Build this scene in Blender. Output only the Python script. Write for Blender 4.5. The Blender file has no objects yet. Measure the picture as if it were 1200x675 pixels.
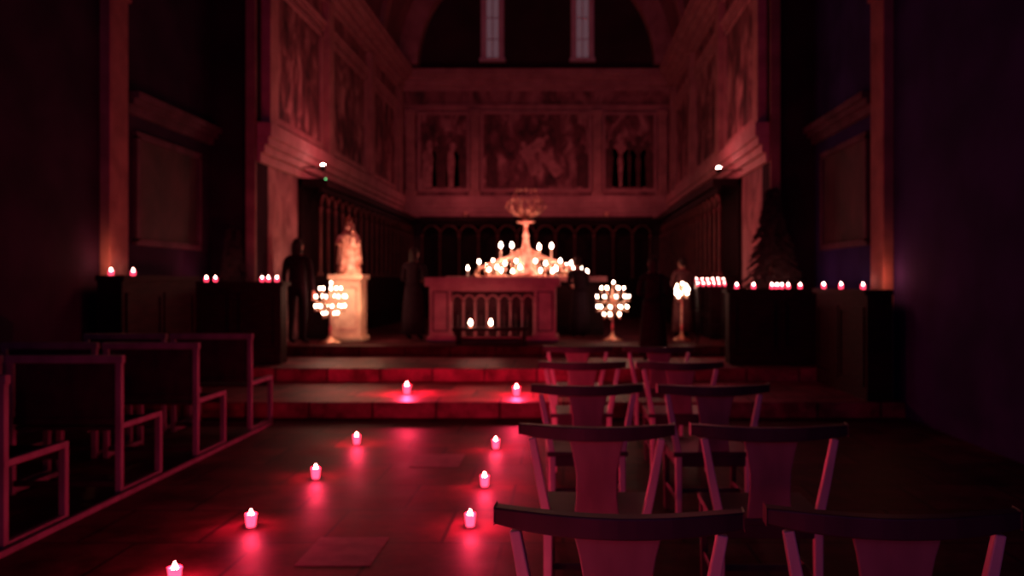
import bpy, math, random
from mathutils import Vector, Matrix
random.seed(7)
scene = bpy.context.scene
pi = math.pi

# ------------------------------------------------------------------ materials
def new_mat(name):
    m = bpy.data.materials.new(name); m.use_nodes = True
    nt = m.node_tree
    return m, nt, nt.nodes['Principled BSDF']

def mat(name, c1, c2=None, rough=0.6, metal=0.0, scale=6.0, bump=0.0, stretch=(1,1,1), spec=0.5):
    m, nt, b = new_mat(name)
    c2 = c2 or tuple(x*0.6 for x in c1)
    tc = nt.nodes.new('ShaderNodeTexCoord'); mp = nt.nodes.new('ShaderNodeMapping')
    mp.inputs['Scale'].default_value = stretch
    nz = nt.nodes.new('ShaderNodeTexNoise'); nz.inputs['Scale'].default_value = scale; nz.inputs['Detail'].default_value = 5
    rp = nt.nodes.new('ShaderNodeValToRGB')
    rp.color_ramp.elements[0].position = 0.35; rp.color_ramp.elements[1].position = 0.65
    rp.color_ramp.elements[0].color = (*c2, 1); rp.color_ramp.elements[1].color = (*c1, 1)
    L = nt.links.new
    L(tc.outputs['Object'], mp.inputs['Vector']); L(mp.outputs[0], nz.inputs['Vector'])
    L(nz.outputs['Fac'], rp.inputs['Fac']); L(rp.outputs['Color'], b.inputs['Base Color'])
    b.inputs['Roughness'].default_value = rough; b.inputs['Metallic'].default_value = metal
    b.inputs['Specular IOR Level'].default_value = spec
    if bump:
        bp = nt.nodes.new('ShaderNodeBump'); bp.inputs['Strength'].default_value = bump; bp.inputs['Distance'].default_value = 0.02
        L(nz.outputs['Fac'], bp.inputs['Height']); L(bp.outputs[0], b.inputs['Normal'])
    return m

def emit(name, col, strength, base=(0.5,0.1,0.1)):
    m, nt, b = new_mat(name)
    b.inputs['Base Color'].default_value = (*base, 1)
    b.inputs['Emission Color'].default_value = (*col, 1)
    b.inputs['Emission Strength'].default_value = strength
    b.inputs['Roughness'].default_value = 0.3
    return m

def fresco(name, dark, mid, light, scale=0.9):
    m, nt, b = new_mat(name)
    N = nt.nodes.new; L = nt.links.new
    tc = N('ShaderNodeTexCoord'); mp = N('ShaderNodeMapping'); mp.inputs['Scale'].default_value = (1,1,0.6)
    n1 = N('ShaderNodeTexNoise'); n1.inputs['Scale'].default_value = scale*1.6; n1.inputs['Detail'].default_value = 9; n1.inputs['Distortion'].default_value = 1.6; n1.inputs['Roughness'].default_value = 0.62
    v = N('ShaderNodeTexVoronoi'); v.inputs['Scale'].default_value = scale*2.2; v.feature = 'SMOOTH_F1'
    mix = N('ShaderNodeMath'); mix.operation = 'MULTIPLY_ADD'; mix.inputs[1].default_value = -0.35
    rp = N('ShaderNodeValToRGB'); cr = rp.color_ramp
    cr.elements[0].position = 0.18; cr.elements[0].color = (*dark,1)
    cr.elements[1].position = 0.60; cr.elements[1].color = (*light,1)
    e = cr.elements.new(0.36); e.color = (*mid,1)
    L(tc.outputs['Object'], mp.inputs['Vector']); L(mp.outputs[0], n1.inputs['Vector']); L(mp.outputs[0], v.inputs['Vector'])
    L(v.outputs['Distance'], mix.inputs[0]); L(n1.outputs['Fac'], mix.inputs[2])
    L(mix.outputs[0], rp.inputs['Fac']); L(rp.outputs['Color'], b.inputs['Base Color'])
    b.inputs['Roughness'].default_value = 0.85
    return m

def floor_mat(name, k=1.0, spec=.28):
    m, nt, b = new_mat(name)
    N = nt.nodes.new; L = nt.links.new
    tc = N('ShaderNodeTexCoord')
    br = N('ShaderNodeTexBrick'); br.inputs['Scale'].default_value = 1.0
    br.inputs['Brick Width'].default_value = 0.7; br.inputs['Row Height'].default_value = 0.7; br.inputs['Mortar Size'].default_value = 0.012
    br.inputs['Color1'].default_value = (0.20*k,0.045*k,0.06*k,1); br.inputs['Color2'].default_value = (0.10*k,0.02*k,0.03*k,1); br.inputs['Mortar'].default_value = (0.02,0.006,0.01,1)
    n = N('ShaderNodeTexNoise'); n.inputs['Scale'].default_value = 2.6; n.inputs['Detail'].default_value = 8; n.inputs['Roughness'].default_value = 0.7
    mx = N('ShaderNodeMixRGB'); mx.blend_type = 'MULTIPLY'; mx.inputs['Fac'].default_value = 0.85
    rp = N('ShaderNodeValToRGB'); rp.color_ramp.elements[0].position=.38; rp.color_ramp.elements[1].position=.62
    rp.color_ramp.elements[0].color=(.12,.10,.10,1); rp.color_ramp.elements[1].color=(1,1,1,1)
    L(tc.outputs['Object'], br.inputs['Vector']); L(tc.outputs['Object'], n.inputs['Vector'])
    L(n.outputs['Fac'], rp.inputs['Fac']); L(br.outputs['Color'], mx.inputs[1]); L(rp.outputs['Color'], mx.inputs[2])
    L(mx.outputs[0], b.inputs['Base Color'])
    mr = N('ShaderNodeMapRange'); mr.inputs['To Min'].default_value = 0.42; mr.inputs['To Max'].default_value = 0.66
    b.inputs['Specular IOR Level'].default_value = spec
    b.inputs['Specular Tint'].default_value = (1.0,.42,.48,1)
    L(n.outputs['Fac'], mr.inputs['Value']); L(mr.outputs[0], b.inputs['Roughness'])
    bp = N('ShaderNodeBump'); bp.inputs['Strength'].default_value = .35; bp.inputs['Distance'].default_value = .01
    L(n.outputs['Fac'], bp.inputs['Height']); L(bp.outputs[0], b.inputs['Normal'])
    return m

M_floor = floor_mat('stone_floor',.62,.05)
M_step = floor_mat('stone_step',1.7,.2)  # brighter than the floor: candle glow on the steps put into the colour
M_slab = mat('memorial_marble', (0.20,0.11,0.12), (0.12,0.06,0.07), 0.6, scale=9, spec=.1)
M_plaster_l = mat('nave_plaster_left', (0.026,0.013,0.036), (0.014,0.007,0.021), 0.95, scale=1.5, spec=.08)  # darkened plaster, purple ambient cast put into the colour
M_plaster_r = mat('nave_plaster_right', (0.028,0.020,0.105), (0.016,0.011,0.068), 0.95, scale=1.5, spec=.08)  # blue ambient cast on this side put into the plaster colour
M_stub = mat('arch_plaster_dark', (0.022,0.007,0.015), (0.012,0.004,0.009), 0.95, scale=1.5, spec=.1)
M_fresco = fresco('fresco_paint', (0.07,0.02,0.03), (0.24,0.088,0.10), (0.46,0.21,0.22))
M_fresco_fig = fresco('fresco_scene', (0.035,0.011,0.015), (0.17,0.055,0.065), (0.56,0.28,0.28), 1.3)
M_fresco_dim = fresco('fresco_shaded', (0.010,0.004,0.005), (0.03,0.010,0.014), (0.06,0.02,0.028))  # much darker fresco copy, shade of the side bays put into the colour
M_paint_l = mat('fresco_light_paint', (0.48,0.23,0.23), (0.27,0.11,0.115), 0.9, scale=6)
M_paint_d = mat('fresco_dark_paint', (0.10,0.032,0.038), (0.06,0.02,0.024), 0.9, scale=6)
M_mould = mat('stone_moulding', (0.42,0.20,0.205), (0.30,0.13,0.14), 0.75, scale=3)
M_frame = mat('window_stone', (0.72,0.54,0.60), (0.62,0.44,0.50), 0.8, scale=3)
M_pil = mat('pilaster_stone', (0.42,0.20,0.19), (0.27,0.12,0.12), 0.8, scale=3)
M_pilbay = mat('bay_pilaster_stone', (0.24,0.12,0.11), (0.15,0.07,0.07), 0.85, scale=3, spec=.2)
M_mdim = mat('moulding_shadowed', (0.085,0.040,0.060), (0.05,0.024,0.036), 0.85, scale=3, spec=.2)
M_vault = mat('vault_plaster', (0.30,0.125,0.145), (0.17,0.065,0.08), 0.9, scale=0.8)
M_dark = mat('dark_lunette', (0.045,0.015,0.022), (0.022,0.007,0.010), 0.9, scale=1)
M_wood = mat('dark_walnut', (0.018,0.006,0.008), (0.009,0.003,0.004), 0.7, scale=5, stretch=(1,1,6), spec=.10)
M_woodm = mat('stall_colonnette_wood', (0.13,0.043,0.038), (0.065,0.021,0.019), 0.55, scale=5, spec=.3)
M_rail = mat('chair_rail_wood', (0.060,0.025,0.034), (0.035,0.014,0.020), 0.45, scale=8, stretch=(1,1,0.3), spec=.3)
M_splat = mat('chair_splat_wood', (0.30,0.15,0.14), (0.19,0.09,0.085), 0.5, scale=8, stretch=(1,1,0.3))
M_post = mat('chair_post_lit_wood', (0.70,0.52,0.48), (0.52,0.35,0.33), 0.4, scale=8, stretch=(1,1,0.3))  # paler than the rails: candle light on the posts put into the colour
M_woodp = mat('choir_chair_wood', (0.110,0.085,0.110), (0.065,0.048,0.065), 0.6, scale=8, stretch=(1,1,0.3), spec=.15)
M_panel = mat('chair_panel', (0.018,0.008,0.012), (0.010,0.004,0.007), 0.85, scale=8, spec=.08)
M_altar = mat('altar_marble', (0.36,0.15,0.155), (0.23,0.085,0.09), 0.5, scale=4)
M_altar_in = mat('altar_recess', (0.04,0.009,0.012), (0.02,0.005,0.006), 0.8, scale=4)
M_brass = mat('aged_brass', (0.85,0.55,0.40), (0.6,0.32,0.22), 0.3, 1.0, scale=10)
M_statue = mat('gilded_plaster', (0.90,0.62,0.46), (0.42,0.16,0.11), 0.45, scale=9, bump=0.3)
M_ped = mat('pedestal_cloth', (0.85,0.62,0.42), (0.60,0.38,0.26), 0.7, scale=4)
M_wax = mat('candle_wax', (0.85,0.70,0.56), (0.75,0.56,0.44), 0.5)
M_flame = emit('candle_flame', (1.0,0.70,0.50), 38)
M_cup = emit('red_glass_cup', (1.0,0.045,0.11), 3.8, (0.6,0.02,0.04))
M_cupcore = emit('votive_flame', (1.0,0.50,0.42), 60)
M_cupdim = emit('red_glass_cup_small', (1.0,0.05,0.11), 3.0, (0.6,0.02,0.04))
M_lamp = emit('lamp_lens', (1.0,0.72,0.62), 45)
M_led = emit('green_led', (0.15,1.0,0.35), 2)
M_glass = emit('window_night_glass', (0.60,0.32,0.40), 0.13, (0.2,0.12,0.13))
M_skin = mat('skin', (0.42,0.20,0.16), (0.38,0.17,0.13), 0.6)
M_hair = mat('dark_hair', (0.02,0.010,0.010), (0.012,0.006,0.006), 0.7, scale=30, spec=.2)
M_coat = mat('dark_coat', (0.016,0.007,0.011), (0.010,0.004,0.007), 0.95, scale=12, spec=.08)
M_trous = mat('dark_trousers', (0.013,0.007,0.010), (0.008,0.005,0.007), 0.95, scale=12, spec=.08)
M_alb = mat('red_vestment', (0.10,0.03,0.03), (0.06,0.016,0.018), 0.8, scale=6)
M_black = mat('black_metal', (0.02,0.02,0.02), None, 0.5, 0.5)
M_fir = mat('fir_needles', (0.045,0.030,0.028), (0.018,0.013,0.012), 0.8, scale=12, spec=.15)
M_bark = mat('fir_bark', (0.05,0.025,0.018), None, 0.9, scale=12, spec=.1)
M_pot = mat('terracotta_pot', (0.10,0.03,0.02), None, 0.8)

# ------------------------------------------------------------------ mesh builder
class MB:
    def __init__(s): s.v=[]; s.f=[]; s.m=[]; s.sm=[]; s.mats=[]
    def mi(s, m):
        if m not in s.mats: s.mats.append(m)
        return s.mats.index(m)
    def add(s, vs, fs, m, smooth=False):
        o=len(s.v); s.v += [tuple(v) for v in vs]
        for f in fs: s.f.append([i+o for i in f]); s.m.append(s.mi(m)); s.sm.append(smooth)
    def box(s, c, d, m, rz=0, taper=1.0, rx=0, ry=0):
        R = Matrix.Rotation(rz,3,'Z') @ Matrix.Rotation(rx,3,'X') @ Matrix.Rotation(ry,3,'Y')
        vs=[]
        for z in (-.5,.5):
            t = taper if z>0 else 1
            for x,y in ((-.5,-.5),(.5,-.5),(.5,.5),(-.5,.5)):
                vs.append(R@Vector((x*d[0]*t,y*d[1]*t,z*d[2]))+Vector(c))
        s.add(vs,[(3,2,1,0),(4,5,6,7),(0,1,5,4),(1,2,6,5),(2,3,7,6),(3,0,4,7)],m)
    def bb(s,x0,x1,y0,y1,z0,z1,m): s.box(((x0+x1)/2,(y0+y1)/2,(z0+z1)/2),(x1-x0,y1-y0,z1-z0),m)
    def tube(s, pts, rad, m, n=8, cap=True):
        pts=[Vector(p) for p in pts]
        if not hasattr(rad,'__len__'): rad=[rad]*len(pts)
        vs=[];fs=[]
        up=Vector((0,0,1))
        for i,p in enumerate(pts):
            t=(pts[min(i+1,len(pts)-1)]-pts[max(i-1,0)]).normalized()
            u = up if abs(t.dot(up))<.95 else Vector((0,1,0))
            a=t.cross(u).normalized(); b=a.cross(t).normalized()
            for k in range(n):
                th=2*pi*(k+.5)/n
                vs.append(p+a*math.cos(th)*rad[i]+b*math.sin(th)*rad[i])
        for i in range(len(pts)-1):
            for k in range(n):
                k2=(k+1)%n
                fs.append((i*n+k,i*n+k2,(i+1)*n+k2,(i+1)*n+k))
        if cap:
            fs.append(tuple(range(n))[::-1]); o=(len(pts)-1)*n; fs.append(tuple(o+k for k in range(n)))
        s.add(vs,fs,m,n>4)
    def lathe(s, prof, c, m, n=20, fn=None, sx=1, sy=1):
        vs=[];fs=[]
        for r,z in prof:
            for k in range(n):
                th=2*pi*k/n; rr=r*(fn(th,z) if fn else 1)
                vs.append((c[0]+rr*math.cos(th)*sx,c[1]+rr*math.sin(th)*sy,c[2]+z))
        for i in range(len(prof)-1):
            for k in range(n):
                k2=(k+1)%n; fs.append((i*n+k,i*n+k2,(i+1)*n+k2,(i+1)*n+k))
        fs.append(tuple(range(n))[::-1]); o=(len(prof)-1)*n; fs.append(tuple(o+k for k in range(n)))
        s.add(vs,fs,m,True)
    def sph(s,c,r,m,n=12,sc=(1,1,1)):
        prof=[]
        k=max(5,n//2)
        for i in range(k+1):
            a=-pi/2+pi*i/k
            prof.append((max(1e-4,math.cos(a)*r),math.sin(a)*r*sc[2]))
        s.lathe(prof,c,m,n,sx=sc[0],sy=sc[1])
    def flame(s,c,r,m):
        s.lathe([(r*.3,-r*1.0),(r*.9,-r*.5),(r,0),(r*.7,r*.9),(r*.3,r*1.8),(r*.03,r*2.4)],c,m,10)
    def mesh(s,name):
        me=bpy.data.meshes.new(name); me.from_pydata(s.v,[],s.f)
        for m in s.mats: me.materials.append(m)
        for i,p in enumerate(me.polygons): p.material_index=s.m[i]; p.use_smooth=s.sm[i]
        me.update(); return me
    def obj(s,name,loc=(0,0,0),rz=0,bevel=0,parent=None):
        o=bpy.data.objects.new(name,s.mesh(name)); scene.collection.objects.link(o)
        o.location=loc; o.rotation_euler=(0,0,rz)
        if bevel:
            b=o.modifiers.new('bevel','BEVEL'); b.width=bevel; b.segments=2; b.limit_method='ANGLE'
        if parent: o.parent=parent
        return o

def inst(name, me, loc, rz=0, scale=1, bevel=0):
    o=bpy.data.objects.new(name,me); scene.collection.objects.link(o)
    o.location=loc; o.rotation_euler=(0,0,rz); o.scale=(scale,)*3
    if bevel:
        b=o.modifiers.new('bevel','BEVEL'); b.width=bevel; b.segments=2; b.limit_method='ANGLE'
    return o

def point(name, loc, col, W, r=0.03, parent=None):
    l=bpy.data.lights.new(name,'POINT'); l.color=col; l.energy=W; l.shadow_soft_size=r
    o=bpy.data.objects.new(name,l); scene.collection.objects.link(o); o.location=loc
    if parent: o.parent=parent
    return o

# ------------------------------------------------------------------ room shell
CX=-0.75
XL,XR=-5.3,3.78
CL,CR=-4.6,3.1
Y0,YA,YB=-5.0,12.8,24.0

def wall(name,x0,x1,y0,y1,z0,z1,m):
    b=MB(); b.bb(x0,x1,y0,y1,z0,z1,m); return b.obj(name)
b=MB()
b.bb(XL-.4,XR+.4,Y0,9.4,-.3,0,M_floor)
b.obj('floor')
b=MB()
b.bb(XL,XR,9.4,11.4,-.3,.17,M_step); b.bb(XL,XR,11.4,13.2,-.3,.34,M_step)
b.obj('floor_chancel_steps',bevel=.015)
b=MB(); b.bb(CL-.4,CR+.4,13.2,YB+.3,-.3,.5,M_floor); b.obj('floor_chancel',bevel=.015)
b=MB(); b.bb(-1.42,-1.02,4.5,5.0,0,.003,M_slab); b.bb(-1.25,-.85,6.9,7.4,0,.003,M_slab); b.obj('floor_memorial_slab')
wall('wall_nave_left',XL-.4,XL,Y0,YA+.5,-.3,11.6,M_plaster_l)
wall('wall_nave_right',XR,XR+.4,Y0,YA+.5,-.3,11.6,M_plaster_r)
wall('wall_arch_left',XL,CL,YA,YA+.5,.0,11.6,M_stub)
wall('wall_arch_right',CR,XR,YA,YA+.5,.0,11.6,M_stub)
wall('wall_chancel_left',CL-.4,CL,YA+.5,YB,0,8.4,M_fresco)
wall('wall_chancel_right',CR,CR+.4,YA+.5,YB,0,8.4,M_fresco)
wall('wall_back',CL-.4,CR+.4,YB,YB+.3,0,11.8,M_dark)
wall('ceiling_nave',XL-.4,XR+.4,Y0,YA,11.6,11.9,M_vault)
R=(CR-CL)/2; ZS=7.5
def vault(r0,r1,y0,y1,m,name,n=32,zs=ZS):
    b=MB(); vs=[];fs=[]
    for i in range(n+1):
        a=pi*i/n
        for r in (r0,r1):
            for y in (y0,y1): vs.append((CX-r*math.cos(a),y,zs+r*math.sin(a)))
    for i in range(n):
        o=i*4;p=o+4
        fs += [(o,o+1,p+1,p),(o+2,p+2,p+3,o+3),(o,p,p+2,o+2),(o+1,o+3,p+3,p+1)]
    b.add(vs,fs,m,False); return b.obj(name)
vault(R,R+.3,YA+.0,YB+.3,M_vault,'ceiling_chancel_vault')
vault(3.28,R-.02,YB-.45,YB-.002,M_mould,'trim_lunette_arch')
for i,y in enumerate((15.5,18.3,21.1)):
    vault(R-.14,R-.01,y,y+.4,M_mould,'trim_vault_rib_%d'%(i+1))
def cornice(name, z, steps):
    b=MB(); zz=z
    for h,p in steps:
        b.bb(CL,CL+p,YA,YB-.002,zz,zz+h,M_mould)
        b.bb(CR-p,CR,YA,YB-.002,zz,zz+h,M_mould)
        b.bb(CL+p,CR-p,YB-p,YB,zz,zz+h,M_mould)
        zz+=h
    return b.obj(name,bevel=.01)
cornice('trim_upper_cornice',6.85,[(.12,.08),(.14,.18),(.1,.30),(.12,.42),(.06,.46)])
cornice('trim_frieze_band',6.30,[(.1,.06),(.06,.1)])
cornice('trim_lower_cornice',3.30,[(.14,.06),(.12,.12),(.12,.18),(.22,.22)])
b=MB(); b.bb(CL+.01,CR-.01,YB-.04,YB-.001,3.9,6.85,M_fresco); b.obj('wall_back_fresco_field')
def framed(b,x0,x1,z0,z1,y,m):
    t=.08
    b.bb(x0+t,x1-t,y-.03,y,z0+t,z1-t,m)
    b.bb(x0,x0+t,y-.05,y,z0,z1,M_mould); b.bb(x1-t,x1,y-.05,y,z0,z1,M_mould)
    b.bb(x0+t,x1-t,y-.05,y,z0,z0+t,M_mould); b.bb(x0+t,x1-t,y-.05,y,z1-t,z1,M_mould)
b=MB()
framed(b,-4.08,-2.62,4.02,6.25,YB-.05,M_fresco_fig)
framed(b,-2.32,.80,4.02,6.28,YB-.05,M_fresco_fig)
framed(b,1.10,2.62,4.02,6.25,YB-.05,M_fresco_fig)
def fig(x,z,h,m,tilt=0,y=YB-.083):
    prof=[(.10,0),(.16,.0),(.15,.3),(.13,.55),(.16,.68),(.11,.78),(.04,.82),(.07,.88),(.06,.96),(.02,1.0)]
    L_=[(-w,t) for w,t in prof]; R_=[(w,t) for w,t in reversed(prof)]
    vs=[]
    for w,t in L_+R_:
        px=w*h; pz=t*h
        vs.append((x+px*math.cos(tilt)+pz*math.sin(tilt), y, z+pz*math.cos(tilt)-px*math.sin(tilt)))
    b.add(vs,[tuple(range(len(vs)))],m)
for x,h,m in ((-3.75,1.3,M_paint_l),(-3.45,1.45,M_paint_d),(-3.1,1.25,M_paint_l),(-2.85,1.4,M_paint_d),
              (1.35,1.35,M_paint_d),(1.6,1.5,M_paint_l),(1.85,1.3,M_paint_d),(2.1,1.45,M_paint_d),(2.35,1.3,M_paint_d),
              (-2.0,1.1,M_paint_d),(.55,1.2,M_paint_d)):
    fig(x,4.15,h,m)
fig(-.75,4.5,1.0,M_paint_l,-.4,YB-.084); fig(-1.15,5.0,.95,M_paint_l,.9,YB-.0845); fig(-.1,4.5,1.0,M_paint_l,-.7,YB-.085)
b.obj('fresco_panels_back')
b=MB()
for x in (-4.28,-2.47,.95,2.78):
    b.bb(x-.12,x+.12,YB-.16,YB-.04,3.95,6.3,M_pil); b.bb(x-.16,x+.16,YB-.2,YB-.04,6.14,6.3,M_pil); b.bb(x-.16,x+.16,YB-.2,YB-.04,3.9,4.05,M_pil)
b.obj('trim_back_pilasters',bevel=.01)
for side,X,sg in (('left',CL,1),('right',CR,-1)):
    b=MB()
    for y in (13.0,16.3,19.9,23.4):
        b.bb(*sorted((X,X+sg*.14)),y,y+.34,3.9,6.85,M_pil)
    for y0,y1 in ((13.5,16.1),(16.8,19.7),(20.4,23.2)):
        for a0,a1,z0,z1 in ((y0,y0+.1,4.1,6.2),(y1-.1,y1,4.1,6.2),(y0,y1,4.0,4.1),(y0,y1,6.12,6.22)):
            b.bb(*sorted((X,X+sg*.07)),a0,a1,z0,z1,M_mould)
        b.bb(*sorted((X,X+sg*.03)),y0+.1,y1-.1,4.1,6.12,M_fresco_fig)
    b.obj('trim_%s_wall_panels'%side)
for i,x in enumerate((-1.98,.54)):
    b=MB(); w=.3; z0,z1=7.75,10.2; y=YB-.02
    b.bb(x-w,x+w,y-.02,y,z0,z1,M_glass)
    b.bb(x-w-.02,x-w+.13,y-.12,y,z0,z1,M_frame); b.bb(x+w-.13,x+w+.02,y-.12,y,z0,z1,M_frame)
    b.bb(x-w-.06,x+w+.06,y-.2,y,z0-.1,z0,M_frame); b.bb(x-.015,x+.015,y-.06,y,z0,z1,M_frame)
    for z in (8.3,8.9,9.5): b.bb(x-w,x+w,y-.05,y,z-.012,z+.012,M_frame)
    pts=[(x-(w-.02)*math.cos(pi*k/10),y-.06,z1+(w-.02)*math.sin(pi*k/10)) for k in range(11)]
    b.tube(pts,.06,M_frame,6)
    b.obj('window_%d'%(i+1))
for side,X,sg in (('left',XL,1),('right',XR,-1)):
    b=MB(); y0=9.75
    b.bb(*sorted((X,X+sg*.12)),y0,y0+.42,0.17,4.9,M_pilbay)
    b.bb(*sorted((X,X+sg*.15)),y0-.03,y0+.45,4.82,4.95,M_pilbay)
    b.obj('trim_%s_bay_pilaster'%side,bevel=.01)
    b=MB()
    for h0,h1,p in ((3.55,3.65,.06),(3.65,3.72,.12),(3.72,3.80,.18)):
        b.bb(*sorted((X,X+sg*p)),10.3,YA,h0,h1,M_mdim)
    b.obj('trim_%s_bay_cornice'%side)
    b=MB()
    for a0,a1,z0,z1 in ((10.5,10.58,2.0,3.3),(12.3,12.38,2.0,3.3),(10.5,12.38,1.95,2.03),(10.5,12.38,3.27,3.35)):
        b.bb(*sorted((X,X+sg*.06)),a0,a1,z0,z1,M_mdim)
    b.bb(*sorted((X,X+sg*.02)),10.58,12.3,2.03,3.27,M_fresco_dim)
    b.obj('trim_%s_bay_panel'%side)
    XX=CL if sg>0 else CR
    b=MB(); b.bb(*sorted((XX+sg*.0,XX-sg*.14)),YA-.06,YA-.001,.34,9,M_pilbay); b.obj('trim_arch_jamb_%s'%side)

# ------------------------------------------------------------------ choir stalls
def stalls(length):
    b=MB()
    b.bb(0,length,-.06,0,0,2.79,M_wood)
    b.bb(0,length,-.5,0,2.66,2.79,M_wood)
    b.bb(0,length,-.42,-.36,2.56,2.66,M_wood)
    b.bb(0,length,-.55,-.06,.36,.44,M_wood)
    b.bb(0,length,-.5,-.44,0,.36,M_wood)
    n=int(length/.5); s=length/n
    for i in range(n+1):
        x=min(max(i*s,.04),length-.04)
        b.box((x,-.3,.55),(.05,.5,1.1),M_wood)
        b.tube([(x,-.38,1.1),(x,-.38,1.2),(x,-.38,2.2),(x,-.38,2.3)],[.045,.028,.026,.045],M_woodm,8)
        b.box((x,-.38,1.13),(.09,.09,.06),M_woodm)
        if i<n:
            pts=[(x+s/2-(s/2-.02)*math.cos(pi*k/8),-.38,2.3+(s/2-.02)*math.sin(pi*k/8)) for k in range(9)]
            b.tube(pts,.025,M_woodm,6)
    b.bb(0,length,-.4,-.36,1.06,1.12,M_wood)
    return b
stalls(9.0).obj('choir_stalls',(CL+.002,14.8,.5),pi/2)
stalls(9.0).obj('choir_stalls',(CR-.002,23.8,.5),-pi/2)
stalls(6.4).obj('choir_stalls',(CX-3.2,YB-.01,.5),0)

def parapet(length,h):
    b=MB()
    b.bb(0,length,0,.26,0,h-.06,M_wood); b.bb(-.04,length+.04,-.05,.31,h-.06,h,M_wood)
    b.bb(0,length,-.03,0,0,.15,M_wood)
    n=max(1,int(length/.55)); s=length/n
    for i in range(n):
        for a,c,e,g in ((i*s+.06,i*s+.1,.22,h-.16),((i+1)*s-.1,(i+1)*s-.06,.22,h-.16),(i*s+.1,(i+1)*s-.1,.22,.26),(i*s+.1,(i+1)*s-.1,h-.2,h-.16)):
            b.bb(a,c,-.02,0,e,g,M_wood)
    return b
PZ=.34
parapet(1.28,1.16).obj('parapet_screen',(XL+.05,12.0,PZ))
parapet(1.40,1.06).obj('parapet_screen',(XR-1.45,12.0,PZ))
for nm,X,sg,h in (('candle_console',XL+.13,1,1.40),('candle_console',XR-.13,-1,1.24)):
    b=MB()
    b.bb(*sorted((0,sg*.28)),0,1.9,0,h-.06,M_wood); b.bb(*sorted((0,sg*.32)),-.04,1.94,h-.06,h,M_wood)
    for y0 in (.08,.98):
        b.bb(*sorted((sg*.28,sg*.30)),y0,y0+.05,.15,h-.2,M_wood); b.bb(*sorted((sg*.28,sg*.30)),y0+.79,y0+.84,.15,h-.2,M_wood)
        b.bb(*sorted((sg*.28,sg*.30)),y0+.05,y0+.79,h-.25,h-.2,M_wood); b.bb(*sorted((sg*.28,sg*.30)),y0+.05,y0+.79,.15,.2,M_wood)
    b.obj(nm,(X,9.46,.17))

# ------------------------------------------------------------------ dark fir trees at the chancel arch
def fir(w,d,h,z0=.32,n=150):
    b=MB()
    b.lathe([(.10,0),(.13,.02),(.15,.24),(.155,.28),(.12,.28)],(0,0,0),M_pot,16,sy=min(1,d/.16))
    b.tube([(0,0,.25),(0,0,h*.6),(0,0,h)],[.03,.02,.006],M_bark,7)
    for i in range(n):
        u=(i/n)**.8; z=z0+(h-z0-.05)*u
        L=(1-u)**.75*random.uniform(.75,1.05)
        t=i*2.399+random.uniform(-.2,.2)
        ex,ey=math.cos(t)*w*L,math.sin(t)*d*L
        p0=Vector((0,0,z)); p1=Vector((ex*.55,ey*.55,z+.05)); p2=Vector((ex,ey,z-.06*L-.02))
        b.tube([p0,p1,p2],[.008,.006,.003],M_bark,4)
        for k in range(9):
            v=.25+.75*k/8
            q=(p0.lerp(p1,v/.55) if v<.55 else p1.lerp(p2,(v-.55)/.45))
            for sd in (-1,1):
                a=t+sd*.9
                l=.13*(1.15-v*.6)
                tip=q+Vector((math.cos(a)*l,math.sin(a)*l*(d/w),-.03+random.uniform(-.02,.02)))
                mid=q.lerp(tip,.5)
                b.add([q,mid+Vector((0,0,.022)),tip,mid-Vector((0,0,.022))],[(0,1,2,3)],M_fir)
                b.add([q,mid+Vector((math.sin(a)*.02,-math.cos(a)*.012,0)),tip,mid-Vector((math.sin(a)*.02,-math.cos(a)*.012,0))],[(0,1,2,3)],M_fir)
    return b
fir(.64,.16,2.55).obj('potted_fir_tree',(3.08,12.56,.34))
fir(.36,.16,1.95,n=100).obj('potted_fir_tree',(-4.86,12.56,.34))

# ------------------------------------------------------------------ votive candles
def votive_mesh():
    b=MB()
    b.lathe([(.022,0),(.027,.004),(.030,.03),(.036,.085),(.033,.085),(.028,.05)],(0,0,0),M_cup,20)
    b.flame((0,0,.070),.019,M_cupcore)
    b.lathe([(.026,.052),(.026,.058)],(0,0,0),M_wax,16)
    return b.mesh('votive_candle')
VM=votive_mesh()
def small_votive():
    b=MB()
    b.lathe([(.018,0),(.022,.005),(.026,.045),(.023,.045),(.02,.03)],(0,0,0),M_cupdim,14)
    b.flame((0,0,.042),.012,M_cupcore); return b.mesh('ledge_votive')
SM=small_votive()
RED=(1.0,.028,.085)
def votive(x,y,z,W,s=1.0):
    o=inst('votive_candle',VM,(x,y,z),0,s)
    if W: point('flame_light',(0,0,.13),RED,W,.025,o)
for x,y in ((-1.93,4.24),(-1.91,5.22),(-1.885,6.5),(-1.907,7.88)): votive(x,y,0,16,.95)
for x,y in ((-.57,5.23),(-.575,6.25),(-.606,7.67)): votive(x,y,0,14,.92)
votive(-1.85,10.1,.17,60,1.25); votive(-.545,9.95,.17,54,1.15)
for y in (3.0,1.8,.5): votive(-1.93,y,0,8); votive(-.60,y,0,7)
def ledge(xs,y,z,W=0):
    for x in xs: inst('votive_candle',SM,(x,y,z),0,1.15)
    if W: point('votive_glow',(sum(xs)/len(xs),y-.12,z+.14),(1,.07,.12),W,.05)
LZ=PZ+1.16; RZ=PZ+1.06
ledge((-5.06,-4.93),12.1,LZ,1.5); ledge((-4.27,-4.18,-4.06),12.1,LZ,1.5)
ledge((-5.02,),9.96,1.57); ledge((-5.06,),9.55,1.57)
point('votive_glow',(-5.04,9.58,1.72),(1,.24,.12),5,.04)
ledge((2.46,2.70,2.96,3.03,3.1),12.1,RZ,1.5); ledge((3.19,3.36),12.1,RZ,1)
ledge((3.42,),11.2,1.41); ledge((3.50,),10.75,1.41); ledge((3.55,),10.1,1.41)
point('votive_glow',(3.53,9.58,1.58),(1,.22,.12),5,.04)

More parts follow.
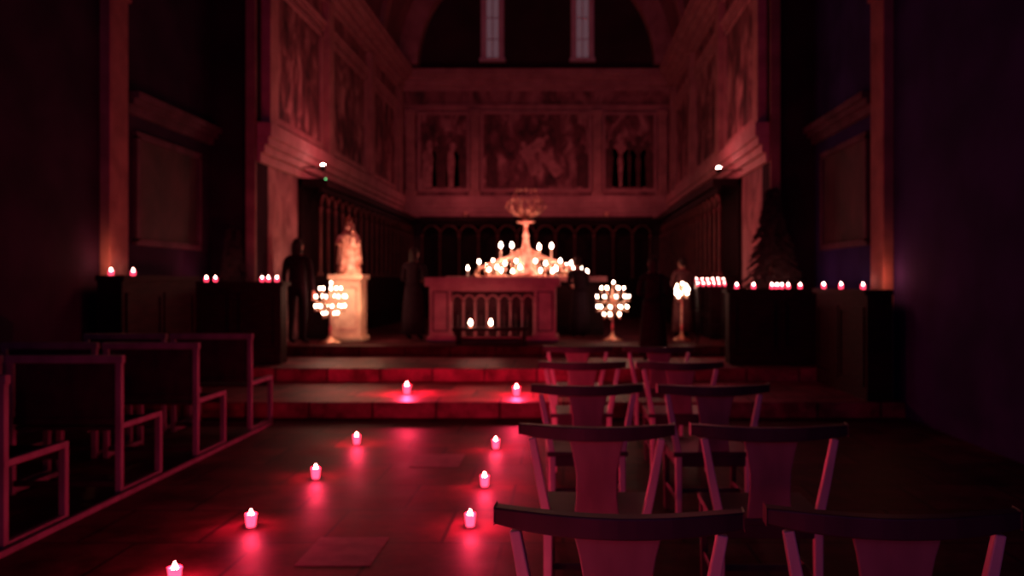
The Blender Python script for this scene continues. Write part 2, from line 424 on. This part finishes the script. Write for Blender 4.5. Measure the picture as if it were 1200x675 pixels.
b=MB()
b.bb(-.4,.4,0,.3,.9,.95,M_black); b.bb(-.4,.4,.18,.3,.95,1.02,M_black)
for x in (-.36,.36):
    for y in (.03,.27): b.tube([(x,y,0),(x,y,.9)],.015,M_black,6)
b.bb(-.36,.36,.02,.04,.3,.32,M_black)
for r,(yy,zz) in enumerate(((.08,.95),(.24,1.02))):
    for i in range(6):
        x=-.36+i*.144
        b.lathe([(.025,0),(.03,.005),(.034,.04),(.03,.04)],(x,yy,zz),M_cupdim,10); b.flame((x,yy,zz+.04),.010,M_cupcore)
rk=b.obj('votive_candle_rack',(2.38,13.65,.5)); rk.scale=(.6,.8,.98)
point('rack_light',(2.3,13.5,1.8),(1,.08,.12),8,.1)

# ------------------------------------------------------------------ front altar
b=MB()
AW=2.16
b.bb(0,AW,0,.9,0,.1,M_altar); b.bb(.04,AW-.04,.16,.86,.1,.92,M_altar_in)
for a,c in ((.04,.40),(AW-.40,AW-.04)):
    b.bb(a,c,.03,.87,.1,.92,M_altar)
    b.bb(a+.05,c-.05,.015,.03,.18,.2,M_altar_in); b.bb(a+.05,c-.05,.015,.03,.82,.84,M_altar_in)
    b.bb(a+.05,a+.07,.015,.03,.2,.82,M_altar_in); b.bb(c-.07,c-.05,.015,.03,.2,.82,M_altar_in)
b.bb(.40,AW-.40,.03,.16,.84,.92,M_altar)
n=7; s=(AW-.80)/n
for i in range(n+1):
    x=.40+i*s
    b.tube([(x,.07,.1),(x,.07,.14),(x,.07,.17),(x,.07,.62),(x,.07,.66)],[.04,.04,.022,.02,.04],M_altar,8)
    if i<n:
        b.tube([(x+s/2-(s/2-.01)*math.cos(pi*k/8),.07,.68+(s/2)*math.sin(pi*k/8)) for k in range(9)],.018,M_altar,6)
        cx=x+s/2
        mm=M_altar_in
        b.lathe([(.05,0),(.045,.1),(.04,.25),(.055,.34),(.02,.38)],(cx,.12,.12),mm,8)
        b.sph((cx,.12,.54),.03,mm,8)
b.bb(-.03,AW+.03,-.03,.93,.92,1.07,M_altar)
b.obj('altar',(-2.24,14.0,.5),bevel=.008)
b=MB()
b.bb(0,1.2,0,.34,.22,.27,M_wood)
for x in (.06,1.1): b.bb(x,x+.05,.03,.31,0,.22,M_wood)
b.bb(.11,1.1,.14,.18,.06,.1,M_wood)
b.obj('low_bench',(-1.75,13.4,.5),bevel=.006)
def pillar_candle(name,x,y,z,h,r,fl=.02,W=0):
    b=MB(); b.lathe([(r*1.5,0),(r*1.5,.01),(r,.012),(r,h),(r*.8,h+.002)],(0,0,0),M_wax,14)
    b.tube([(0,0,h),(0,0,h+.015)],.003,M_black,5); b.flame((0,0,h+.03),fl,M_flame)
    o=b.obj(name,(x,y,z))
    if W: point('flame_light',(0,-.02,h+.09),(1,.22,.18),W,.02,o)
    return o
pillar_candle('pillar_candle',-1.47,13.55,.772,.04,.03,.026,3)
pillar_candle('pillar_candle',-1.15,13.55,.772,.04,.03,.026,3)
pillar_candle('pillar_candle',-1.60,14.3,1.572,.12,.02,.02,0)
pillar_candle('pillar_candle',-.12,14.3,1.572,.10,.02,.02,0)

# ------------------------------------------------------------------ high altar table + candelabrum
b=MB()
b.bb(-2.1,.75,15.75,16.55,.5,1.5,M_wood); b.bb(-2.16,.81,15.7,16.6,1.5,1.6,M_altar)
for i in range(6):
    x=-2.0+i*.46; b.bb(x,x+.36,15.73,15.75,.65,1.4,M_wood)
b.obj('high_altar_table',bevel=.008)

b=MB(); cx=-.70
b.lathe([(.26,0),(.26,.04),(.22,.07),(.18,.16),(.13,.28),(.15,.32),(.10,.40),(.075,.52),(.045,.72),(.06,.76),(.035,.82),(.03,.92),(.05,.98),(.16,1.0),(.16,1.03),(.04,1.05),(.02,1.1)],(cx,16,1.6),M_statue,24,
        fn=lambda t,z:1+.08*math.cos(8*t))
for k in range(12):
    t=2*pi*k/12
    for rr,hh in ((.38,.38),(.26,.56)):
        pts=[]
        for j in range(9):
            u=j/8; r=rr*math.sin(u*pi*.75); z=hh*u
            pts.append((cx+r*math.cos(t+.5*u),16+r*math.sin(t+.5*u)*.6,2.66+z))
        b.tube(pts,.0065,M_brass,5)
        b.sph(pts[-1],.018,M_statue,8); b.sph(pts[5],.018,M_statue,8)
b.sph((cx,16,3.24),.025,M_statue,8)
def taper_c(x,y,zb,zt,r=.022):
    b.lathe([(.005,-.03),(.04,-.01),(.045,.0),(.018,.005),(.015,zt-zb-.03)],(x,y,zb),M_wax,10)
    b.lathe([(.005,-.05),(.02,-.035),(.045,-.012),(.047,-.006)],(x,y,zb),M_brass,12)
    b.flame((x,y,zt),r,M_flame)
for sg in (-1,1):
    for yo,span,top in ((-.12,.92,.30),(.12,.72,.36),(0,.5,.42)):
        pts=[]
        for j in range(13):
            u=j/12
            pts.append((cx+sg*span*u,16+yo*u*2,1.66+top*math.cos(u*pi/2)**.8+.02))
        b.tube(pts,.026,M_statue,8)
        for j in (3,6,9):
            p=pts[j]
            b.tube([(p[0]+.05*math.cos(a)*(1-a/9),p[1],p[2]-.05+.05*math.sin(a)*(1-a/9)) for a in [q*.7 for q in range(10)]],.010,M_statue,5)
        b.tube([pts[-1],(pts[-1][0],pts[-1][1],1.605)],.02,M_brass,8)
        b.lathe([(.07,0),(.07,.012),(.03,.03)],(pts[-1][0],pts[-1][1],1.6),M_brass,12)
for x,z0,zt in ((-1.17,1.88,2.17),(-.965,1.95,2.17),(-.45,1.95,2.14),(-.22,1.88,2.16)):
    b.tube([(x,16,1.62),(x,16,z0)],.012,M_brass,6); taper_c(x,16.0,z0,zt,.029)
for k,(x,zt) in enumerate(((-1.56,1.86),(-1.44,1.79),(-1.32,1.88),(-1.38,1.72),(-1.24,1.76),(-1.08,1.83),(-.88,1.88),(-.52,1.88),(-.33,1.83),(-.14,1.75),(-.05,1.88),(.06,1.79),(.15,1.84),(.19,1.73),(.34,1.72),(-.8,1.76),(-.6,1.77),(.45,1.68),(-1.15,1.70),(-.95,1.69),(-.42,1.70),(-.2,1.69))):
    y=15.82+.3*((k*7)%5)/5
    b.tube([(x,y,1.60),(x,y,zt-.10)],.010,M_brass,6)
    b.lathe([(.05,0),(.05,.01),(.012,.02)],(x,y,1.6),M_brass,10)
    taper_c(x,y,max(1.64,zt-.10),zt,.022)
ca=b.obj('altar_candelabrum',(0,0,.002))
point('candelabrum_light',(-1.2,15.55,1.90),(1,.30,.22),17,.12,ca)
point('candelabrum_light',(-.2,15.55,1.90),(1,.30,.22),17,.12,ca)
point('candelabrum_light',(-.7,15.6,2.35),(1,.28,.22),13,.12,ca)

# ------------------------------------------------------------------ round floor candelabra
def round_candelabrum(x,y,z,R,nf,loc_h,W):
    b=MB()
    b.lathe([(.17,0),(.17,.02),(.1,.05),(.03,.09),(.02,.2),(.035,.24),(.018,.3),(.016,loc_h-.1),(.03,loc_h-.05),(.05,loc_h),(.02,loc_h+R*.6),(.006,loc_h+R)],(0,0,0),M_brass,16)
    for ring,(rr,zz,n) in enumerate(((R*.97,R*.22,nf),(R*.9,-R*.38,nf),(R*.66,R*.72,nf-3),(R*.5,-R*.82,nf-4),(R*.05,R*1.05,1))):
        for k in range(n):
            t=2*pi*(k+.5*ring)/n
            ex,ey=rr*math.cos(t),rr*math.sin(t)
            pts=[]
            for j in range(7):
                u=j/6; pts.append((ex*u,ey*u,loc_h+(zz-.07)*u-.04*math.sin(u*pi)))
            b.tube(pts,.007,M_brass,6)
            b.lathe([(.005,-.03),(.024,-.012),(.026,-.006)],(ex,ey,loc_h+zz-.06),M_brass,10)
            b.lathe([(.010,0),(.009,.045)],(ex,ey,loc_h+zz-.065),M_wax,8)
            b.flame((ex,ey,loc_h+zz+.0),.014,M_flame)
    o=b.obj('floor_candelabrum',(x,y,z))
    point('candelabrum_light',(0,-R-.12,loc_h+.1),(1,.30,.22),W,.1,o)
    return o
round_candelabrum(.84,14.5,.5,.29,9,.68,4)
round_candelabrum(2.03,14.6,.5,.12,5,.84,2)
round_candelabrum(-3.78,13.85,.5,.26,8,.70,7)

# ------------------------------------------------------------------ pedestal + statue
b=MB()
b.bb(-.29,.29,-.27,.27,0,.08,M_ped); b.bb(-.25,.25,-.24,.24,.08,1.04,M_ped); b.bb(-.29,.29,-.28,.28,1.04,1.12,M_ped)
b.bb(-.19,.19,-.255,-.24,.2,.22,M_statue); b.bb(-.19,.19,-.255,-.24,.9,.92,M_statue); b.bb(-.19,-.17,-.255,-.24,.22,.9,M_statue); b.bb(.17,.19,-.255,-.24,.22,.9,M_statue)
b.obj('statue_pedestal',(-3.64,14.5,.5),bevel=.01)
b=MB()
b.lathe([(.2,0),(.2,.03),(.17,.05)],(0,0,0),M_statue,20)
b.lathe([(.19,.04),(.175,.12),(.16,.25),(.145,.38),(.13,.48),(.145,.56),(.16,.63),(.14,.68),(.06,.715),(.04,.73)],(0,0,0),M_statue,48,
        fn=lambda t,z:1+(.09*math.cos(9*t+4*z)+.05*math.cos(5*t-6*z))*max(0,1-z/.75), sy=.72)
b.lathe([(.21,.18),(.20,.3),(.185,.45),(.18,.58),(.14,.68),(.085,.75),(.078,.82),(.06,.87),(.02,.89)],(0,.035,0),M_statue,36,fn=lambda t,z:1+.04*math.cos(11*t), sy=.55)
b.sph((0,-.03,.80),.058,M_statue,16,(.85,1,1.15)); b.box((0,-.092,.795),(.012,.016,.022),M_statue)
for sx in(-.02,.02): b.sph((sx,-.083,.81),.007,M_altar_in,6)
b.box((0,-.086,.772),(.022,.006,.005),M_altar_in)
b.lathe([(.055,.87),(.062,.89),(.05,.905),(.065,.96),(.058,.96),(.04,.91)],(0,0,0),M_brass,20,fn=lambda t,z:1+(.15*math.cos(8*t) if z>.93 else 0))
b.sph((0,0,.975),.014,M_brass,8)
b.tube([(-.13,-.02,.64),(-.17,-.08,.52),(-.08,-.14,.5)],[.045,.042,.028],M_statue,10)
b.tube([(.13,-.02,.64),(.17,-.1,.5),(.1,-.16,.46)],[.045,.042,.028],M_statue,10)
b.lathe([(.055,0),(.05,.08),(.045,.13),(.05,.17),(.02,.2)],(.1,-.13,.47),M_statue,14)
b.sph((.1,-.13,.70),.035,M_statue,12); b.lathe([(.03,.725),(.036,.75),(.02,.75)],(.1,-.13,0),M_brass,12)
b.tube([(.06,-.15,.63),(.0,-.19,.66)],[.016,.012],M_statue,8)
for q in range(5): b.tube([(-.08,-.14,.5),(-.055+.006*q,-.17,.50+.012*(q-2)),(-.05+.006*q,-.19,.505+.014*(q-2))],[.012,.007,.005],M_statue,6)
b.obj('madonna_statue',(-3.64,14.5,1.621))
point('statue_light',(-3.35,14.0,1.85),(1,.42,.27),18,.06)
point('statue_light',(-3.15,14.1,1.1),(1,.48,.28),6,.06)

# ------------------------------------------------------------------ wall spotlights
for X,y,z,sg in ((CL,14.65,3.46,1),(CR,14.4,3.38,-1)):
    b=MB()
    b.tube([(0,0,0),(sg*.30,0,0),(sg*.46,0,-.02)],.012,M_black,6)
    b.box((sg*.01,0,0),(.02,.1,.12),M_black)
    b.lathe([(.03,-.06),(.05,-.03),(.055,.03),(.05,.03)],(sg*.48,0,0),M_black,12)
    b.sph((sg*.48,-.02,.035),.034,M_lamp,12,(1,1,.8))
    if sg>0: b.sph((sg*.53,-.02,-.20),.014,M_led,8); b.tube([(sg*.48,0,-.05),(sg*.53,-.02,-.2)],.006,M_black,5)
    o=b.obj('wall_spotlight',(X,y,z),0)
    point('lamp_light',(sg*1.1,.3,.4),(1,.17,.19),28,.2,o)
for i,x in enumerate((-2.7,-.75,1.2)):  # uplights added on the stall canopy to brighten the back wall
    b=MB()
    b.lathe([(.08,0),(.08,.02),(.03,.03),(.03,.06),(.09,.12),(.085,.12),(.03,.08)],(0,0,0),M_brass,16)
    b.sph((0,0,.09),.03,M_brass,10)
    o=b.obj('added_uplight',(x,YB-.40,3.302))
    point('back_wall_fill',(0,-.95,.35),(1,.18,.20),14,.15,o)

# ------------------------------------------------------------------ nave chairs (right block)
def nave_chair():
    b=MB()
    def rail(zc,h,wid,t,m,bow=.07,y0=0):
        n=14; vs=[];fs=[]
        for i in range(n+1):
            u=-1+2*i/n; x=u*wid; yb=y0+bow*u*u; hh=h*(1-.25*u**4)
            up=.012*u*u
            vs += [(x,yb-t/2,zc-hh/2+up),(x,yb+t/2,zc-hh/2+up),(x,yb+t/2,zc+hh/2+up),(x,yb-t/2,zc+hh/2+up)]
        for i in range(n):
            o=i*4;p=o+4
            for k in range(4): fs.append((o+k,p+k,p+(k+1)%4,o+(k+1)%4))
        fs += [(3,2,1,0),(n*4,n*4+1,n*4+2,n*4+3)]
        b.add(vs,fs,m,False)
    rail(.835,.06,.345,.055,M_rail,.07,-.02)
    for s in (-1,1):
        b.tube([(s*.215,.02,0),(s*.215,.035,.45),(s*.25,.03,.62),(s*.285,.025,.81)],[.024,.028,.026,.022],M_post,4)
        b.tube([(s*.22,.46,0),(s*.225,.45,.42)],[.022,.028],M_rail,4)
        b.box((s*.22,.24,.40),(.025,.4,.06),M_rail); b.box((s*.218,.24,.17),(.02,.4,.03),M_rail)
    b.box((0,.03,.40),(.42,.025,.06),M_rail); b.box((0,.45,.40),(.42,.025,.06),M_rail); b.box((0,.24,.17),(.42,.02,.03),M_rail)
    b.box((0,.25,.445),(.5,.48,.03),M_rail)
    vs=[];fs=[]
    prof=[(.46,.10),(.55,.09),(.66,.09),(.75,.105),(.81,.12)]
    for z,w in prof:
        y=.025-.03*(z-.46)/.35
        vs += [(-w,y-.009,z),(w,y-.009,z),(w,y+.009,z),(-w,y+.009,z)]
    for i in range(len(prof)-1):
        o=i*4;p=o+4
        for k in range(4): fs.append((o+k,o+(k+1)%4,p+(k+1)%4,p+k))
    fs += [(3,2,1,0),(16,17,18,19)]
    b.add(vs,fs,M_splat)
    return b.mesh('nave_chair')
NC=nave_chair()
for r,y in enumerate((2.3,3.75,5.2,6.7,8.3)):
    for c in range(2):
        x=.145+c*.77+random.uniform(-.015,.015)-(.01 if r==0 else 0)
        inst('nave_chair',NC,(x,y+random.uniform(-.03,.03),0),random.uniform(-.04,.04)+(-.05 if r==0 else 0),1,bevel=.005)

# ------------------------------------------------------------------ tall-backed chairs (left block)
def choir_chair():
    b=MB(); w=.40; D=.58
    for s in (-1,1):
        b.box((s*(w-.02),.0,.485),(.042,.045,.97),M_woodp)
        b.box((s*(w-.02),D,.25),(.042,.045,.5),M_woodp)
        b.box((s*(w-.02),D/2,.485),(.045,D+.04,.04),M_woodp)
        b.box((s*(w-.02),D/2,.03),(.045,D,.035),M_woodp)
    b.box((0,0,.955),(2*w+.02,.05,.055),M_woodp); b.box((0,0,.52),(2*w-.08,.03,.05),M_panel)
    b.box((0,.0,.74),(2*w-.1,.015,.4),M_panel)
    b.box((0,D/2,.465),(2*w-.06,D-.02,.03),M_panel)
    b.box((0,D,.42),(2*w-.08,.025,.06),M_panel)
    b.box((0,0,.08),(2*w-.08,.025,.04),M_panel)
    return b.mesh('choir_chair')
CC=choir_chair()
for y in (3.5,4.75,6.0,7.25,8.5):
    for c in range(2):
        x=-3.50-c*.86
        inst('choir_chair',CC,(x,y,0),0,1,bevel=.004)
b=MB(); b.bb(-3.075,-3.045,3.3,8.95,0,.035,M_woodp); b.obj('trim_floor_runner')

# ------------------------------------------------------------------ people
def skin_mesh(verts, edges, rad, sub=2):
    me=bpy.data.meshes.new('tmp'); me.from_pydata(verts,edges,[])
    o=bpy.data.objects.new('tmp',me); scene.collection.objects.link(o)
    sk=o.modifiers.new('s','SKIN'); sk.use_smooth_shade=True
    for i,r in enumerate(rad):
        rr = r if hasattr(r,'__len__') else (r,r)
        me.skin_vertices[0].data[i].radius=rr
        me.skin_vertices[0].data[i].use_root=(i==0)
    ss=o.modifiers.new('u','SUBSURF'); ss.levels=sub; ss.render_levels=sub
    dg=bpy.context.evaluated_depsgraph_get(); dg.update()
    ev=o.evaluated_get(dg); m2=ev.to_mesh()
    vs=[tuple(v.co) for v in m2.vertices]; fs=[tuple(p.vertices) for p in m2.polygons]
    ev.to_mesh_clear(); bpy.data.objects.remove(o)
    return vs,fs

def person(x,y,z,h,rz,coat=M_coat,legs=M_trous,hair_long=False,arms='down',skirt=False,lean=0.0):
    H=h/1.75
    V=[(0,0,.95),(0,-.01,1.12),(0,lean*.4,1.32),(0,lean*.7,1.45),(0,lean,1.53),
       (-.10,0,.90),(-.11,.02,.50),(-.115,-.02,.09),(-.12,.13,.04),
       (.10,0,.90),(.11,.02,.50),(.115,-.02,.09),(.12,.13,.04),
       (-.19,lean*.6,1.42),(.19,lean*.6,1.42)]
    if arms=='down':
        A=[(-.245,lean*.3,1.14),(-.25,.07,.90)]; B=[(.245,lean*.3,1.14),(.25,.07,.90)]
    else:
        A=[(-.25,.03+lean*.5,1.15),(-.06,.26+lean*.5,1.10)]; B=[(.25,.03+lean*.5,1.15),(.06,.26+lean*.5,1.10)]
    V+=A+B
    E=[(0,1),(1,2),(2,3),(3,4),(0,5),(5,6),(6,7),(7,8),(0,9),(9,10),(10,11),(11,12),(3,13),(3,14),(13,15),(15,16),(14,17),(17,18)]
    Rr=[(.15,.11),(.145,.105),(.165,.115),(.11,.085),.052,.088,.058,.042,.036,.088,.058,.042,.036,.066,.066,.046,.032,.046,.032]
    vs,fs=skin_mesh(V,E,Rr)
    b=MB()
    top=[];low=[];sk=[]
    for f in fs:
        c=sum((Vector(vs[i]) for i in f),Vector())/len(f)
        if c.z>1.50: sk.append(f)
        elif c.z<.93 and abs(c.x)<.2: low.append(f)
        else: top.append(f)
    o=len(b.v); b.v+=vs
    for grp,m in ((top,coat),(low,legs),(sk,M_skin)):
        for f in grp: b.f.append([i+o for i in f]); b.m.append(b.mi(m)); b.sm.append(True)
    for s,wr in ((-1,A[1]),(1,B[1])):
        w=Vector(wr); d=(Vector((0,.05,-1)) if arms=='down' else Vector((-s*.35,.8,.15))).normalized()
        side=Vector((0,1,0)) if arms=='down' else Vector((0,0,1))
        hv=[w-d*.02,w+d*.05]; he=[(0,1)]; hr=[(.026,.026),(.038,.022)]
        for q,(off,ln) in enumerate(((-.03,.07),(-.01,.082),(.01,.078),(.03,.06))):
            k=len(hv); base=w+d*.085+side*off
            hv+=[base,base+d*ln*.55,base+d*ln+Vector((-s*.02,0,0))]; he+=[(1,k),(k,k+1),(k+1,k+2)]; hr+=[.010,.009,.007]
        k=len(hv); hv+=[w+d*.03+side*.04,w+d*.07+side*.062]; he+=[(0,k),(k,k+1)]; hr+=[.012,.009]
        v2,f2=skin_mesh([tuple(p) for p in hv],he,hr,1); b.add(v2,f2,M_skin,True)
    hc=(0,lean+.02,1.645)
    b.sph(hc,.105,M_skin,20,(.78,.92,1.13))
    b.tube([(0,hc[1]+.085,1.66),(0,hc[1]+.118,1.628)],[.008,.015],M_skin,6)
    for s in (-1,1):
        b.sph((s*.032,hc[1]+.086,1.655),.012,M_hair,8); b.sph((s*.083,hc[1]-.005,1.645),.028,M_skin,8,(.4,.7,1.1))
    b.box((0,hc[1]+.09,1.592),(.045,.01,.008),M_alb)
    b.sph((0,hc[1]-.018,1.668),.112,M_hair,20,(.80,.90,1.05))
    if hair_long:
        b.lathe([(.06,-.22),(.085,-.15),(.095,-.05),(.09,.03),(.05,.08)],(0,hc[1]-.045,1.66),M_hair,16,sy=.6)
    if skirt:
        b.lathe([(.24,.12),(.23,.4),(.21,.7),(.185,.95),(.165,1.08)],(0,.0,0),coat,28,fn=lambda t,z:1+.05*math.cos(9*t)*max(0,1-z),sy=.75)
    o=b.obj('person',(x,y,z),rz); o.scale=(H,)*3
    return o
person(-4.22,13.55,.5,1.66,-.15,hair_long=True)
person(-2.53,14.45,.5,1.56,-.3,arms='front',skirt=True,hair_long=True)
person(1.30,12.3,.34,1.50,.1,arms='front',skirt=True,hair_long=True)
person(.30,15.15,.5,1.42,.5,arms='front',coat=M_coat,skirt=True,lean=.12)
person(2.15,15.4,.5,1.42,.4,coat=M_alb,arms='front',skirt=True)

# ------------------------------------------------------------------ added rear lantern & purple world fill, rear wall left out to admit it
b=MB()  # unseen lamp added behind the camera as fill for the chair backs
b.tube([(0,0,.45),(0,0,8.4)],.008,M_black,5)
b.lathe([(.02,.45),(.1,.36),(.14,.3),(.12,.29)],(0,0,0),M_black,6)
b.lathe([(.10,.02),(.12,.28)],(0,0,0),M_cupdim,6)
b.lathe([(.02,-.05),(.11,0),(.11,.02)],(0,0,0),M_black,6)
o=b.obj('added_lantern',(-.9,-1.2,3.0))
point('rear_fill_light',(0,0,-.15),(1,.36,.40),8,.1,o)
w=bpy.data.worlds.new('night'); scene.world=w; w.use_nodes=True
w.node_tree.nodes['Background'].inputs[0].default_value=(.26,.10,.54,1)
w.node_tree.nodes['Background'].inputs[1].default_value=.36

# ------------------------------------------------------------------ camera
cam=bpy.data.cameras.new('camera'); co=bpy.data.objects.new('camera',cam); scene.collection.objects.link(co)
co.location=(0,0,1.5); co.rotation_euler=(pi/2,0,0)
cam.lens=30; cam.sensor_width=36; cam.shift_x=-.05; cam.shift_y=-.00625
cam.clip_end=200
cam.dof.use_dof=True; cam.dof.focus_distance=1.6; cam.dof.aperture_fstop=3.6
scene.camera=co
scene.view_settings.view_transform='Standard'
scene.view_settings.look='None'
